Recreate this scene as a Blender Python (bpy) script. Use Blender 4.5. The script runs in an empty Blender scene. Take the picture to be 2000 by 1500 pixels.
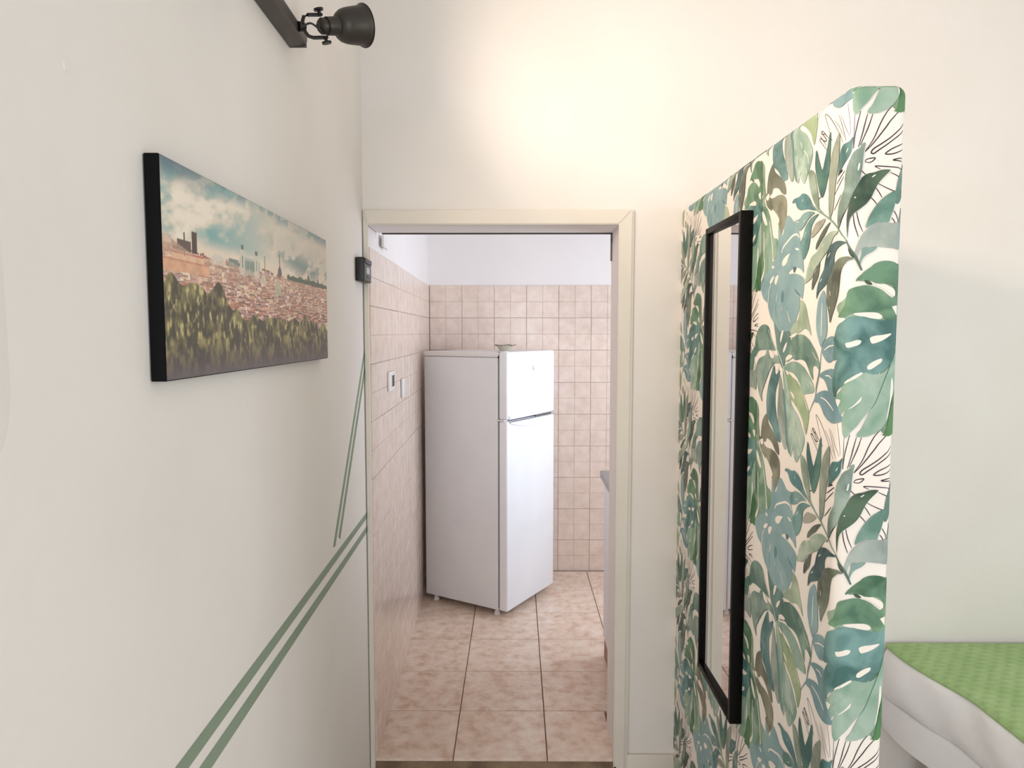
import bpy, bmesh, math, random
import numpy as np
from mathutils import Vector, Matrix

SC = bpy.context.scene
COL = SC.collection

# ------------------------------------------------------------------ camera
cam_d = bpy.data.cameras.new('camera')
cam_d.sensor_width = 36.0
cam_d.lens = 1395.0 * 36.0 / 2000.0
cam_d.clip_start = 0.02
cam = bpy.data.objects.new('camera', cam_d)
COL.objects.link(cam)
cam.location = (0, 0, 1.486)
cam.rotation_euler = (math.radians(90 - 4.12), 0, math.radians(0.33))
SC.camera = cam

# ------------------------------------------------------------------ light and exposure
SC.view_settings.view_transform = 'Standard'
SC.view_settings.look = 'None'
SC.view_settings.exposure = 0.0
SC.view_settings.gamma = 1.0
SC.view_settings.use_curve_mapping = False

world = bpy.data.worlds.new('world')
SC.world = world
world.use_nodes = True
world.node_tree.nodes['Background'].inputs[0].default_value = (0.75, 0.87, 1.0, 1)
world.node_tree.nodes['Background'].inputs[1].default_value = 1.0


def area_light(name, loc, rot, sx, sy, power, color):
    d = bpy.data.lights.new(name, 'AREA')
    d.shape = 'RECTANGLE'
    d.size, d.size_y, d.energy, d.color = sx, sy, power, color
    o = bpy.data.objects.new(name, d)
    COL.objects.link(o)
    o.location, o.rotation_euler = loc, rot
    return o


# daylight in the window of the bedroom (right wall) and of the kitchen (right wall)
area_light('bedroom_window_daylight', (2.99, 0.30, 1.60), (0, math.radians(90), 0), 1.7, 1.5, 28, (0.90, 0.945, 1.0))
area_light('kitchen_window_daylight', (1.49, 3.30, 1.45), (0, math.radians(90), 0), 1.5, 1.2, 27, (0.82, 0.895, 1.0))
# added fill light behind the camera; the door opening there is made up
area_light('rear_fill_light', (0.40, -2.19, 1.05), (math.radians(90), 0, 0), 1.3, 2.2, 36, (0.95, 0.97, 1.0))

WARM = (1.0, 0.82, 0.65)


def spot_light(name, loc, axis, power, angle=140, blend=0.9):
    d = bpy.data.lights.new(name, 'SPOT')
    d.energy, d.color, d.spot_size, d.spot_blend = power, WARM, math.radians(angle), blend
    d.shadow_soft_size = 0.022
    o = bpy.data.objects.new(name, d)
    COL.objects.link(o)
    o.location = loc
    o.rotation_euler = Vector(axis).to_track_quat('-Z', 'Y').to_euler()
    return o


# ------------------------------------------------------------------ helpers
def lin(h):
    """sRGB colour, '#rrggbb' or (r, g, b) in 0..255 -> linear RGBA"""
    if isinstance(h, str):
        h = h.lstrip('#')
        h = [int(h[i:i + 2], 16) for i in (0, 2, 4)]
    c = [v / 255 for v in h]
    return tuple(x / 12.92 if x <= 0.04045 else ((x + 0.055) / 1.055) ** 2.4 for x in c) + (1.0,)


def mat(name, c1, rough=0.5, c2=None, scale=5.0, detail=5.0, bump=0.0, bscale=40.0, metal=0.0, stretch=None, spec=0.5, coat=0.0, ramp=(0.35, 0.65)):
    m = bpy.data.materials.new(name)
    m.use_nodes = True
    nt = m.node_tree
    b = nt.nodes['Principled BSDF']
    b.inputs['Roughness'].default_value = rough
    b.inputs['Metallic'].default_value = metal
    b.inputs['Specular IOR Level'].default_value = spec
    b.inputs['Coat Weight'].default_value = coat
    b.inputs['Base Color'].default_value = lin(c1)
    tc = nt.nodes.new('ShaderNodeTexCoord')
    src = tc.outputs['Object']
    if stretch:
        mp = nt.nodes.new('ShaderNodeMapping')
        mp.inputs['Scale'].default_value = stretch
        nt.links.new(src, mp.inputs[0])
        src = mp.outputs[0]
    if c2:
        n = nt.nodes.new('ShaderNodeTexNoise')
        n.inputs['Scale'].default_value = scale
        n.inputs['Detail'].default_value = detail
        nt.links.new(src, n.inputs['Vector'])
        r = nt.nodes.new('ShaderNodeValToRGB')
        r.color_ramp.elements[0].position, r.color_ramp.elements[1].position = ramp
        r.color_ramp.elements[0].color = lin(c1)
        r.color_ramp.elements[1].color = lin(c2)
        nt.links.new(n.outputs['Fac'], r.inputs[0])
        nt.links.new(r.outputs[0], b.inputs['Base Color'])
    if bump:
        n = nt.nodes.new('ShaderNodeTexNoise')
        n.inputs['Scale'].default_value = bscale
        n.inputs['Detail'].default_value = 6
        nt.links.new(src, n.inputs['Vector'])
        bp = nt.nodes.new('ShaderNodeBump')
        bp.inputs['Strength'].default_value = bump
        bp.inputs['Distance'].default_value = 0.01
        nt.links.new(n.outputs['Fac'], bp.inputs['Height'])
        nt.links.new(bp.outputs[0], b.inputs['Normal'])
    return m


def link(name, bm, m, parent=None, smooth=False, loc=None):
    me = bpy.data.meshes.new(name)
    bmesh.ops.recalc_face_normals(bm, faces=bm.faces)
    bm.to_mesh(me)
    bm.free()
    if smooth:
        for p in me.polygons:
            p.use_smooth = True
        if smooth != 'all':
            me.set_sharp_from_angle(angle=math.radians(40))
    for mm in (m if isinstance(m, (list, tuple)) else [m]):
        me.materials.append(mm)
    o = bpy.data.objects.new(name, me)
    COL.objects.link(o)
    if parent:
        o.parent = parent
    if loc:
        o.location = loc
    return o


def thing(name, label, cat, loc=(0, 0, 0), rot=(0, 0, 0), group=None):
    o = bpy.data.objects.new(name, None)
    o.empty_display_size = 0.05
    COL.objects.link(o)
    o.location, o.rotation_euler = loc, rot
    return tag(o, label, cat, group)


def tag(o, label, cat, group=None):
    o['label'], o['category'] = label, cat
    if group:
        o['group'] = group
    return o


def struct(o, label=None):
    o['kind'] = 'structure'
    if label:
        o['label'] = label
    return o


def add_box(bm, a, b, bevel=0.0, seg=2, mi=0):
    a, b = Vector(a), Vector(b)
    r = bmesh.ops.create_cube(bm, size=1.0, matrix=Matrix.Translation((a + b) / 2) @ Matrix.Diagonal((abs(b.x - a.x), abs(b.y - a.y), abs(b.z - a.z), 1)))
    fs = set(f for v in r['verts'] for f in v.link_faces)
    if bevel:
        es = list(set(e for v in r['verts'] for e in v.link_edges))
        res = bmesh.ops.bevel(bm, geom=es, offset=bevel, segments=seg, profile=0.5, affect='EDGES')
        fs = set(res['faces']) | set(f for f in fs if f.is_valid)
    for f in fs:
        f.material_index = mi
    return bm


def box(name, a, b, m, parent=None, bevel=0.0, seg=2, smooth=False):
    return link(name, add_box(bmesh.new(), a, b, bevel, seg), m, parent, smooth or (True if bevel else False))


def add_prism(bm, pts, z0, z1, axis='z'):
    """closed 2-D outline extruded along an axis"""
    def co(p, h):
        return {'z': (p[0], p[1], h), 'y': (p[0], h, p[1]), 'x': (h, p[0], p[1])}[axis]
    lo = [bm.verts.new(co(p, z0)) for p in pts]
    hi = [bm.verts.new(co(p, z1)) for p in pts]
    n = len(pts)
    for i in range(n):
        bm.faces.new((lo[i], lo[(i + 1) % n], hi[(i + 1) % n], hi[i]))
    bm.faces.new(lo)
    bm.faces.new(hi)
    return bm


def add_lathe(bm, prof, seg=40, mtx=None, wob=None):
    """profile of (radius, height) about local Z"""
    rings = []
    for k, (r, h) in enumerate(prof):
        ring = []
        for i in range(seg):
            a = 2 * math.pi * i / seg
            rr, hh = wob(k, a, r, h) if wob else (r, h)
            v = Vector((rr * math.cos(a), rr * math.sin(a), hh))
            ring.append(bm.verts.new(mtx @ v if mtx else v))
        rings.append(ring)
    for a, b in zip(rings, rings[1:]):
        for i in range(seg):
            bm.faces.new((a[i], a[(i + 1) % seg], b[(i + 1) % seg], b[i]))
    ring_shaped = prof[0] == prof[-1]
    if prof[0][0] > 1e-6 and not ring_shaped:
        bm.faces.new(rings[0])
    if prof[-1][0] > 1e-6 and not ring_shaped:
        bm.faces.new(rings[-1])
    bmesh.ops.remove_doubles(bm, verts=bm.verts, dist=1e-6)
    return bm


def add_tube(bm, pts, r, seg=10, flat=None):
    """tube (or flat bar) along a polyline"""
    pts = [Vector(p) for p in pts]
    rings = []
    up0 = Vector((0, 0, 1))
    for i, p in enumerate(pts):
        t = (pts[min(i + 1, len(pts) - 1)] - pts[max(i - 1, 0)]).normalized()
        up = up0 if abs(t.dot(up0)) < 0.95 else Vector((1, 0, 0))
        s = t.cross(up).normalized()
        w = s.cross(t).normalized()
        rr = r[i] if isinstance(r, (list, tuple)) else r
        ring = []
        for k in range(seg):
            a = 2 * math.pi * (k + 0.5) / seg
            fx = rr * (flat or 1.0)
            ring.append(bm.verts.new(p + s * math.cos(a) * rr + w * math.sin(a) * fx))
        rings.append(ring)
    for a, b in zip(rings, rings[1:]):
        for k in range(seg):
            bm.faces.new((a[k], a[(k + 1) % seg], b[(k + 1) % seg], b[k]))
    bm.faces.new(rings[0])
    bm.faces.new(rings[-1])
    return bm


def catmull(pts, closed=True, sub=4):
    P = [Vector(p) for p in pts]
    n = len(P)
    out = []
    rng = range(n) if closed else range(n - 1)
    for i in rng:
        if closed:
            p0, p1, p2, p3 = P[i - 1], P[i], P[(i + 1) % n], P[(i + 2) % n]
        else:
            p0, p1, p2, p3 = P[max(i - 1, 0)], P[i], P[i + 1], P[min(i + 2, n - 1)]
        for k in range(sub):
            t = k / sub
            out.append(0.5 * (2 * p1 + (p2 - p0) * t + (2 * p0 - 5 * p1 + 4 * p2 - p3) * t * t + (3 * p1 - p0 - 3 * p2 + p3) * t ** 3))
    if not closed:
        out.append(P[-1])
    return out


# ------------------------------------------------------------------ materials
M = {}
M['plaster'] = mat('warm_white_plaster', 'e9e4de', 0.75, 'e6e0d9', 3, 4, 0.10, 28)
M['kitchen_white'] = mat('kitchen_white_paint', 'efe9e7', 0.8, 'ece6e5', 3, 4, 0.05, 40)
M['trim_paint'] = mat('beige_white_gloss_paint', 'e0d9cd', 0.42, 'dcd4c8', 4, 3, 0.05, 20)
M['dark_gap'] = mat('dark_track_metal', '35302e', 0.5)
M['concrete'] = mat('brown_worn_concrete', '6e5b49', 0.9, '978068', 9, 8, 0.5, 60)
M['grout'] = mat('grey_beige_grout', 'b39f96', 0.9, 'bca9a0', 30, 3)
M['floor_grout'] = mat('brown_floor_grout', '8a6f60', 0.9, '9a8070', 30, 3)
M['room_floor'] = mat('pale_room_floor', 'ded8cf', 0.4, 'd6cfc5', 6, 5)
M['stripe'] = mat('sage_green_paint', '84947f', 0.7, '8a9a86', 6, 4)
M['black'] = mat('black_canvas_edge', '0a0a0b', 0.7, spec=0.15)
M['frame_black'] = mat('black_brown_frame', '080706', 0.45, '0c0a09', 30, 4, spec=0.12)
M['white_enamel'] = mat('white_fridge_enamel', 'e4e4e6', 0.28, 'e0e0e3', 6, 3, 0.03, 120)
M['white_door'] = mat('white_fridge_door', 'eceef2', 0.22, 'e8eaef', 6, 3, 0.02, 120)
M['white_plastic'] = mat('white_plastic', 'e2dfdd', 0.4)
M['grey_gasket'] = mat('grey_rubber_gasket', '77757a', 0.7)
M['dark_plastic'] = mat('black_plastic', '161616', 0.4)
M['dark_grey'] = mat('grey_panel', '5e605f', 0.5)
M['screen'] = mat('pale_lcd_screen', 'a9b0ac', 0.25)
M['logo'] = mat('grey_logo_print', '8c8f96', 0.4)
M['bronze'] = mat('dark_bronze_metal', '3a3733', 0.42, '44403b', 12, 3, metal=0.55)
M['bronze_rim'] = mat('dark_rim_metal', '24211f', 0.4, metal=0.5)
M['rail'] = mat('dark_grey_rail', '4a4643', 0.45, '524d49', 14, 3, metal=0.35)
M['worktop'] = mat('grey_laminate_worktop', '8f8e8c', 0.4, '989795', 40, 4)
M['cabinet'] = mat('white_cabinet_laminate', 'e6e6ea', 0.35)
M['plinth'] = mat('terracotta_plinth', '9a6d59', 0.6, 'a67a66', 10, 4)
M['ceramic'] = mat('cream_ceramic', 'd9d4c6', 0.35, 'cfc9b8', 20, 4)
M['ceramic_rim'] = mat('dark_brown_glaze', '3d362b', 0.4)
M['wood'] = mat('orange_brown_wood', '9a5f38', 0.5, 'b3744a', 8, 5, stretch=(8, 8, 1))
M['bristle'] = mat('straw_bristle', 'a88a55', 0.9, '8f7344', 60, 2, stretch=(1, 1, 0.1))
M['sheet'] = mat('white_bed_sheet', 'f3f1f2', 0.85, 'f0eeef', 5, 3, 0.9, 5.5)
M['paper'] = mat('cream_wallpaper', 'f4ede3', 0.6, 'f1e9de', 4, 3)
M['mirror'] = mat('mirror_silver', 'f2f2f2', 0.0, metal=1.0)
M['bulb'] = mat('frosted_bulb', 'fff0d8', 0.3)
_b = M['bulb'].node_tree.nodes['Principled BSDF']
_b.inputs['Emission Color'].default_value = WARM + (1,)
_b.inputs['Emission Strength'].default_value = 6.0

# bed cover: quilted green
m = mat('green_quilted_cover', '9cba7d', 0.85, 'a6c388', 9, 4)
nt = m.node_tree
tc = nt.nodes.new('ShaderNodeTexCoord')
hs = []
for ang in (38, -52):
    mp = nt.nodes.new('ShaderNodeMapping')
    mp.inputs['Rotation'].default_value = (0, 0, math.radians(ang))
    nt.links.new(tc.outputs['Object'], mp.inputs[0])
    wv = nt.nodes.new('ShaderNodeTexWave')
    wv.inputs['Scale'].default_value = 9.0
    wv.inputs['Distortion'].default_value = 1.2
    wv.inputs['Detail'].default_value = 1.0
    nt.links.new(mp.outputs[0], wv.inputs['Vector'])
    hs.append(wv)
mx = nt.nodes.new('ShaderNodeMath')
mx.operation = 'MULTIPLY'
nt.links.new(hs[0].outputs['Fac'], mx.inputs[0])
nt.links.new(hs[1].outputs['Fac'], mx.inputs[1])
bp = nt.nodes.new('ShaderNodeBump')
bp.inputs['Strength'].default_value = 0.5
bp.inputs['Distance'].default_value = 0.008
nt.links.new(mx.outputs[0], bp.inputs['Height'])
nt.links.new(bp.outputs[0], nt.nodes['Principled BSDF'].inputs['Normal'])
M['cover'] = m


def tile_mat(name, a, b, c, rough, scale, bump=0.03):
    """ceramic tile: mottled glaze, a little different from tile to tile"""
    m = bpy.data.materials.new(name)
    m.use_nodes = True
    nt = m.node_tree
    P = nt.nodes['Principled BSDF']
    P.inputs['Roughness'].default_value = rough
    geo = nt.nodes.new('ShaderNodeNewGeometry')
    info = nt.nodes.new('ShaderNodeObjectInfo')
    add = nt.nodes.new('ShaderNodeVectorMath')
    add.operation = 'MULTIPLY_ADD'
    add.inputs[1].default_value = (1, 1, 1)
    nt.links.new(geo.outputs['Position'], add.inputs[0])
    mul = nt.nodes.new('ShaderNodeMath')
    mul.operation = 'MULTIPLY'
    mul.inputs[1].default_value = 37.0
    nt.links.new(info.outputs['Random'], mul.inputs[0])
    nt.links.new(mul.outputs[0], add.inputs[2])
    n = nt.nodes.new('ShaderNodeTexNoise')
    n.inputs['Scale'].default_value = scale
    n.inputs['Detail'].default_value = 8
    n.inputs['Roughness'].default_value = 0.62
    nt.links.new(add.outputs[0], n.inputs['Vector'])
    r = nt.nodes.new('ShaderNodeValToRGB')
    e = r.color_ramp.elements
    e[0].position, e[0].color = 0.30, lin(a)
    e[1].position, e[1].color = 0.70, lin(c)
    k = e.new(0.5)
    k.color = lin(b)
    nt.links.new(n.outputs['Fac'], r.inputs[0])
    nt.links.new(r.outputs[0], P.inputs['Base Color'])
    bp = nt.nodes.new('ShaderNodeBump')
    bp.inputs['Strength'].default_value = bump
    bp.inputs['Distance'].default_value = 0.01
    nt.links.new(n.outputs['Fac'], bp.inputs['Height'])
    nt.links.new(bp.outputs[0], P.inputs['Normal'])
    return m


M['wall_tile'] = tile_mat('pink_beige_wall_tile', 'd9c3b5', 'e2cec1', 'ead9ce', 0.20, 16)
M['floor_tile'] = tile_mat('mottled_beige_floor_tile', 'cbaa93', 'e4ccba', 'efe0d3', 0.28, 20)


def attr_mat(name, rough):
    m = bpy.data.materials.new(name)
    m.use_nodes = True
    nt = m.node_tree
    P = nt.nodes['Principled BSDF']
    P.inputs['Roughness'].default_value = rough
    return m, nt, P


m, nt, P = attr_mat('watercolour_leaf_print', 0.6)
aa = nt.nodes.new('ShaderNodeAttribute')
aa.attribute_name = 'ca'
ab = nt.nodes.new('ShaderNodeAttribute')
ab.attribute_name = 'cb'
tc = nt.nodes.new('ShaderNodeTexCoord')
n = nt.nodes.new('ShaderNodeTexNoise')
n.inputs['Scale'].default_value = 17
n.inputs['Detail'].default_value = 3
n.inputs['Distortion'].default_value = 0.6
nt.links.new(tc.outputs['Object'], n.inputs['Vector'])
mr = nt.nodes.new('ShaderNodeMapRange')
mr.inputs[1].default_value, mr.inputs[2].default_value = 0.36, 0.62
nt.links.new(n.outputs['Fac'], mr.inputs[0])
mix = nt.nodes.new('ShaderNodeMix')
mix.data_type = 'RGBA'
nt.links.new(mr.outputs[0], mix.inputs[0])
nt.links.new(aa.outputs['Color'], mix.inputs[6])
nt.links.new(ab.outputs['Color'], mix.inputs[7])
nt.links.new(mix.outputs[2], P.inputs['Base Color'])
M['leaf_print'] = m

m, nt, P = attr_mat('printed_canvas', 0.5)
aa = nt.nodes.new('ShaderNodeAttribute')
aa.attribute_name = 'ca'
nt.links.new(aa.outputs['Color'], P.inputs['Base Color'])
M['canvas_print'] = m

# ------------------------------------------------------------------ room shell
D = 2.396          # front of the wall with the doorway
WT = 0.215         # its thickness
KB = 4.372         # kitchen back wall (tile face)
FL = -0.15         # bedroom floor (one step below the kitchen)
CE = 3.15
XR, YR = 3.0, -2.2
SL = -0.019        # the left walls are not quite square to the doorway wall


def xl(y):         # bedroom left wall face
    return -0.508 + SL * (y - D)


def xk(y):         # kitchen left wall, face of the tiles
    return -0.488 - 0.021 * (y - 2.38)


def wall_prism(name, outline, z0, z1, m, label):
    return struct(link(name, add_prism(bmesh.new(), outline, z0, z1), m), label)


wall_left = wall_prism('wall_left', [(xl(YR - .1), YR - .1), (xl(D + .04), D + .04), (xl(D + .04) - .15, D + .04), (xl(YR - .1) - .15, YR - .1)], FL - .1, CE, M['plaster'], 'white plaster wall with a canvas picture and green stripes')

bm = bmesh.new()
OX0, OX1, OZ = xk(D) - 0.004, 0.350, 1.847
add_box(bm, (OX1, D, FL - .1), (XR + .15, D + WT, CE))
add_box(bm, (-0.60, D, OZ), (OX1, D + WT, CE))
wall_back = struct(link('wall_back', bm, M['plaster']), 'warm white wall around the kitchen doorway')


def wall_with_window(name, x0, x1, yr, zr, wy, wz, label):
    bm = bmesh.new()
    add_box(bm, (x0, yr[0], zr[0]), (x1, wy[0], zr[1]))
    add_box(bm, (x0, wy[1], zr[0]), (x1, yr[1], zr[1]))
    add_box(bm, (x0, wy[0], zr[0]), (x1, wy[1], wz[0]))
    add_box(bm, (x0, wy[0], wz[1]), (x1, wy[1], zr[1]))
    return struct(link(name, bm, M['plaster']), label)


def window(name, x, wy, wz, parent_label):
    w = bpy.data.objects.new(name, None)
    COL.objects.link(w)
    w.location = (x, (wy[0] + wy[1]) / 2, wz[0])
    struct(w, parent_label)
    hy, h, t = (wy[1] - wy[0]) / 2, wz[1] - wz[0], 0.05
    bm = bmesh.new()
    add_box(bm, (0, -hy, 0), (.06, hy, t))
    add_box(bm, (0, -hy, h - t), (.06, hy, h))
    for y in (-hy, -t / 2, hy - t):
        add_box(bm, (0, y, t), (.06, y + t, h - t))
    link('window_frame', bm, M['trim_paint'], w)
    return w


wall_right = wall_with_window('wall_right', XR, XR + .15, (YR, D), (FL - .1, CE), (-0.45, 1.05), (0.75, 2.45), 'white bedroom wall with the window')
window('window_1', XR + .06, (-0.45, 1.05), (0.75, 2.45), 'bedroom window giving daylight')
bm = bmesh.new()
add_box(bm, (-0.60, YR - .15, FL - .1), (-0.27, YR, CE))
add_box(bm, (1.07, YR - .15, FL - .1), (XR + .15, YR, CE))
add_box(bm, (-0.27, YR - .15, FL - .1), (1.07, YR, -0.06))  # made-up door opening, sized to the rear fill
add_box(bm, (-0.27, YR - .15, 2.16), (1.07, YR, CE))
struct(link('wall_rear', bm, M['plaster']), 'white bedroom wall behind the viewer')
struct(box('floor', (-0.60, YR - .1, FL - .1), (XR + .1, D, FL), M['room_floor']), 'pale bedroom floor')
struct(box('ceiling', (-0.75, YR - .2, CE), (XR + .2, KB + .2, CE + .1), M['kitchen_white']), 'white ceiling')

# skirting of the doorway wall, right of the casing
bm = add_box(bmesh.new(), (0.386, D - .013, FL), (0.549, D - .0005, .022), 0.003)
struct(link('baseboard_back', bm, M['trim_paint'], None, True), 'low painted skirting between door casing and wallpapered partition')

# ---- kitchen shell
TT = 1.772         # top of the tiling
XK = 1.5
kl = wall_prism('wall_kitchen_left', [(xk(D) - .009, D + .002), (xk(KB + .1) - .009, KB + .1), (xk(KB + .1) - .14, KB + .1), (xk(D) - .14, D + .002)], -.15, CE, [M['kitchen_white']], 'kitchen side wall tiled in pink beige, white above')
kb = struct(box('wall_kitchen_back', (-0.75, KB + .009, -.15), (XK + .15, KB + .15, CE), M['kitchen_white']), 'kitchen end wall tiled in pink beige, white above')
kr = wall_with_window('wall_kitchen_right', XK, XK + .15, (D + WT, KB + .15), (-.15, CE), (2.7, 3.9), (0.7, 2.2), 'white kitchen wall with the window')
window('window_2', XK + .06, (2.7, 3.9), (0.7, 2.2), 'kitchen window giving daylight')
kf = struct(box('floor_kitchen', (-0.75, D + .004, -.25), (XK, KB + .02, -.009), M['floor_grout']), 'kitchen floor of mottled beige tiles')
# the step: worn concrete edge under the tiles
link('step_riser', add_box(bmesh.new(), (OX0 - .02, D - .004, -.149), (0.338, D + .0038, -.010), .002), M['concrete'], kf)['label'] = 'worn brown concrete edge of the step'


# ------------------------------------------------------------------ tiles
def quarter_tile(w, h, nx, ny, t=0.009, g=0.0010):
    """one ceramic tile (face towards -Y, lower left corner at origin) whose face is pressed into nx x ny squares"""
    bm = bmesh.new()
    add_box(bm, (g, t * .35, g), (w - g, t, h - g))
    for i in range(nx):
        for j in range(ny):
            x0, x1 = w * i / nx, w * (i + 1) / nx
            z0, z1 = h * j / ny, h * (j + 1) / ny
            gl = g if i == 0 else g * .45
            gr = g if i == nx - 1 else g * .45
            gb = g if j == 0 else g * .45
            gt = g if j == ny - 1 else g * .45
            e = .0014
            o = [(x0 + gl, z0 + gb), (x1 - gr, z0 + gb), (x1 - gr, z1 - gt), (x0 + gl, z1 - gt)]
            q = [(x0 + gl + e, z0 + gb + e), (x1 - gr - e, z0 + gb + e), (x1 - gr - e, z1 - gt - e), (x0 + gl + e, z1 - gt - e)]
            lo = [bm.verts.new((a, t * .35, b)) for a, b in o]
            mi = [bm.verts.new((a, .0012, b)) for a, b in o]
            hi = [bm.verts.new((a, 0, b)) for a, b in q]
            for k in range(4):
                bm.faces.new((lo[k], lo[(k + 1) % 4], mi[(k + 1) % 4], mi[k]))
                bm.faces.new((mi[k], mi[(k + 1) % 4], hi[(k + 1) % 4], hi[k]))
            bm.faces.new(hi)
    me = bpy.data.meshes.new('tile')
    bmesh.ops.recalc_face_normals(bm, faces=bm.faces)
    bm.to_mesh(me)
    bm.free()
    return me


_tiles = {}


def put_tile(parent, w, h, nx, ny, mtx, m, joint=0.0010):
    key = (round(w, 4), round(h, 4), nx, ny, m.name)
    if key not in _tiles:
        _tiles[key] = quarter_tile(w, h, nx, ny, 0.009, joint)
        _tiles[key].materials.append(m)
    o = bpy.data.objects.new('tile', _tiles[key])
    COL.objects.link(o)
    o.parent = parent
    o.matrix_local = mtx
    return o


rng = random.Random(7)
TS = 0.1969
# grout beds
link('grout_bed', add_box(bmesh.new(), (xk(KB), KB + .004, 0), (XK, KB + .0095, TT - .002)), M['grout'], kb)
bm = add_prism(bmesh.new(), [(xk(D + .02) - .004, D + .02), (xk(KB) - .004, KB), (xk(KB) - .0095, KB), (xk(D + .02) - .0095, D + .02)], 0, TT - .002)
link('grout_bed', bm, M['grout'], kl)


def jig(s=.0007):
    return rng.uniform(-s, s)


for j in range(9):
    z = j * TS
    # end wall
    x = xk(KB) + .002
    while x < XK - .12:
        put_tile(kb, TS, TS, 2, 2, Matrix.Translation((x, KB + jig(), z)) @ Matrix.Rotation(jig(.003), 4, 'X') @ Matrix.Rotation(jig(.003), 4, 'Z'), M['wall_tile'])
        x += TS
    # side wall: a cut column first, then whole tiles
    y0 = D + .012
    ys = [(y0, 2.609)] + [(2.609 + k * TS, 2.609 + (k + 1) * TS) for k in range(9)]
    for a, b in ys:
        if a > KB - .01:
            continue
        b = min(b, KB - .002)
        w = b - a
        nx = 2 if w > .12 else 1
        R = Matrix.Translation((xk(a) + jig(), a, z)) @ Matrix.Rotation(math.radians(90) + math.atan(.021), 4, 'Z') @ Matrix.Rotation(jig(.004), 4, 'X') @ Matrix.Rotation(jig(.003), 4, 'Z')
        # face towards +X: local -Y becomes +X
        put_tile(kl, w, TS, nx, 2, R, M['wall_tile'])

FT = 0.33
for i in range(-1, 6):
    x0, x1 = -0.22 + FT * i, -0.22 + FT * (i + 1)
    for j in range(7):
        y0, y1 = 2.384 + FT * j, 2.384 + FT * (j + 1)
        y0, y1 = max(y0, D - .003), min(y1, KB)
        a0 = max(x0, xk(y1) - .004)
        b1 = min(x1, XK)
        if j == 0:          # the row in the doorway ends at the jamb
            b1 = min(b1, OX1 - .001)
        if y1 - y0 < .02 or b1 - a0 < .03:
            continue
        R = Matrix.Translation((a0, y0, jig(.0004))) @ Matrix.Rotation(math.radians(-90), 4, 'X') @ Matrix.Scale(-1, 4, (0, 0, 1))
        # local Z -> +Y, local -Y -> +Z
        R = Matrix(((1, 0, 0, a0), (0, 0, 1, y0), (0, -1, 0, jig(.0004)), (0, 0, 0, 1)))
        put_tile(kf, b1 - a0, y1 - y0, 1, 1, R, M['floor_tile'], 0.0019)

# ------------------------------------------------------------------ doorway casing
dr = bpy.data.objects.new('door_1', None)
COL.objects.link(dr)
dr.location = (0, D, 0)
struct(dr, 'open kitchen doorway with a flat beige casing')
CX0, CX1, CZ = 0.338, 0.384, 1.889


def casing(name, pts):
    bm = add_prism(bmesh.new(), pts, -.016, -.0004, 'y')
    es = [e for e in bm.edges if all(abs(v.co.y + .016) < 1e-6 for v in e.verts)]
    bmesh.ops.bevel(bm, geom=es, offset=.003, segments=2, affect='EDGES')
    return link(name, bm, M['trim_paint'], dr, True)


casing('casing', [(CX0, FL + .002), (CX1 - .008, FL + .002), (CX1, CZ), (CX0, OZ - .006)])
casing('casing', [(-0.5055, CZ), (-0.491, OZ - .006), (CX0, OZ - .006), (CX1, CZ)])
casing('casing', [(-0.5055, FL + .002), (-0.490, FL + .002), (-0.491, OZ - .006), (-0.5055, CZ)])
# thin outer bead that throws the dark line beside the casing
box('casing_bead', (CX1 - .008, -.011, FL + .002), (CX1 + .005, -.0006, CZ), M['trim_paint'], dr, .002)
# lining of the head and dark sliding track under it
box('head_lining', (OX0, .004, OZ - .006), (OX1, WT - .03, OZ - .0005), M['kitchen_white'], dr)
box('jamb_lining', (OX1 - .006, .004, .001), (OX1 - .0004, WT - .002, OZ - .007), M['kitchen_white'], dr)
box('sliding_track', (OX0 + .012, WT - .028, OZ - .0095), (OX1 - .001, WT - .012, OZ - .0015), M['dark_gap'], dr)
box('jamb_track', (OX1 - .012, WT - .026, OZ - .105), (OX1 - .0065, WT - .020, OZ - .010), M['dark_grey'], dr)
box('hinge_pin', (.3395, -.017, -.028), (.3475, -.0162, -.018), M['dark_plastic'], dr)

# ------------------------------------------------------------------ wallpapered partition
PX0, PX1, PY0, PZ = 0.550, 0.645, 1.208, 1.893
PR = 0.018
bm = add_box(bmesh.new(), (PX0, PY0, FL), (PX1, D + .03, PZ))
es = [e for e in bm.edges if not all(v.co.y > D for v in e.verts) and not all(v.co.z < FL + .01 for v in e.verts) and not (any(v.co.y > D for v in e.verts) and all(v.co.z < FL + .01 for v in e.verts))]
bmesh.ops.bevel(bm, geom=es, offset=PR, segments=8, profile=0.5, affect='EDGES')
# keep it off the doorway wall
bmesh.ops.bisect_plane(bm, geom=bm.verts[:] + bm.edges[:] + bm.faces[:], plane_co=(0, D, 0), plane_no=(0, 1, 0), clear_outer=True)
part = struct(link('wall_partition', bm, M['paper'], None, True), 'low partition wall papered with green tropical leaves')

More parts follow.
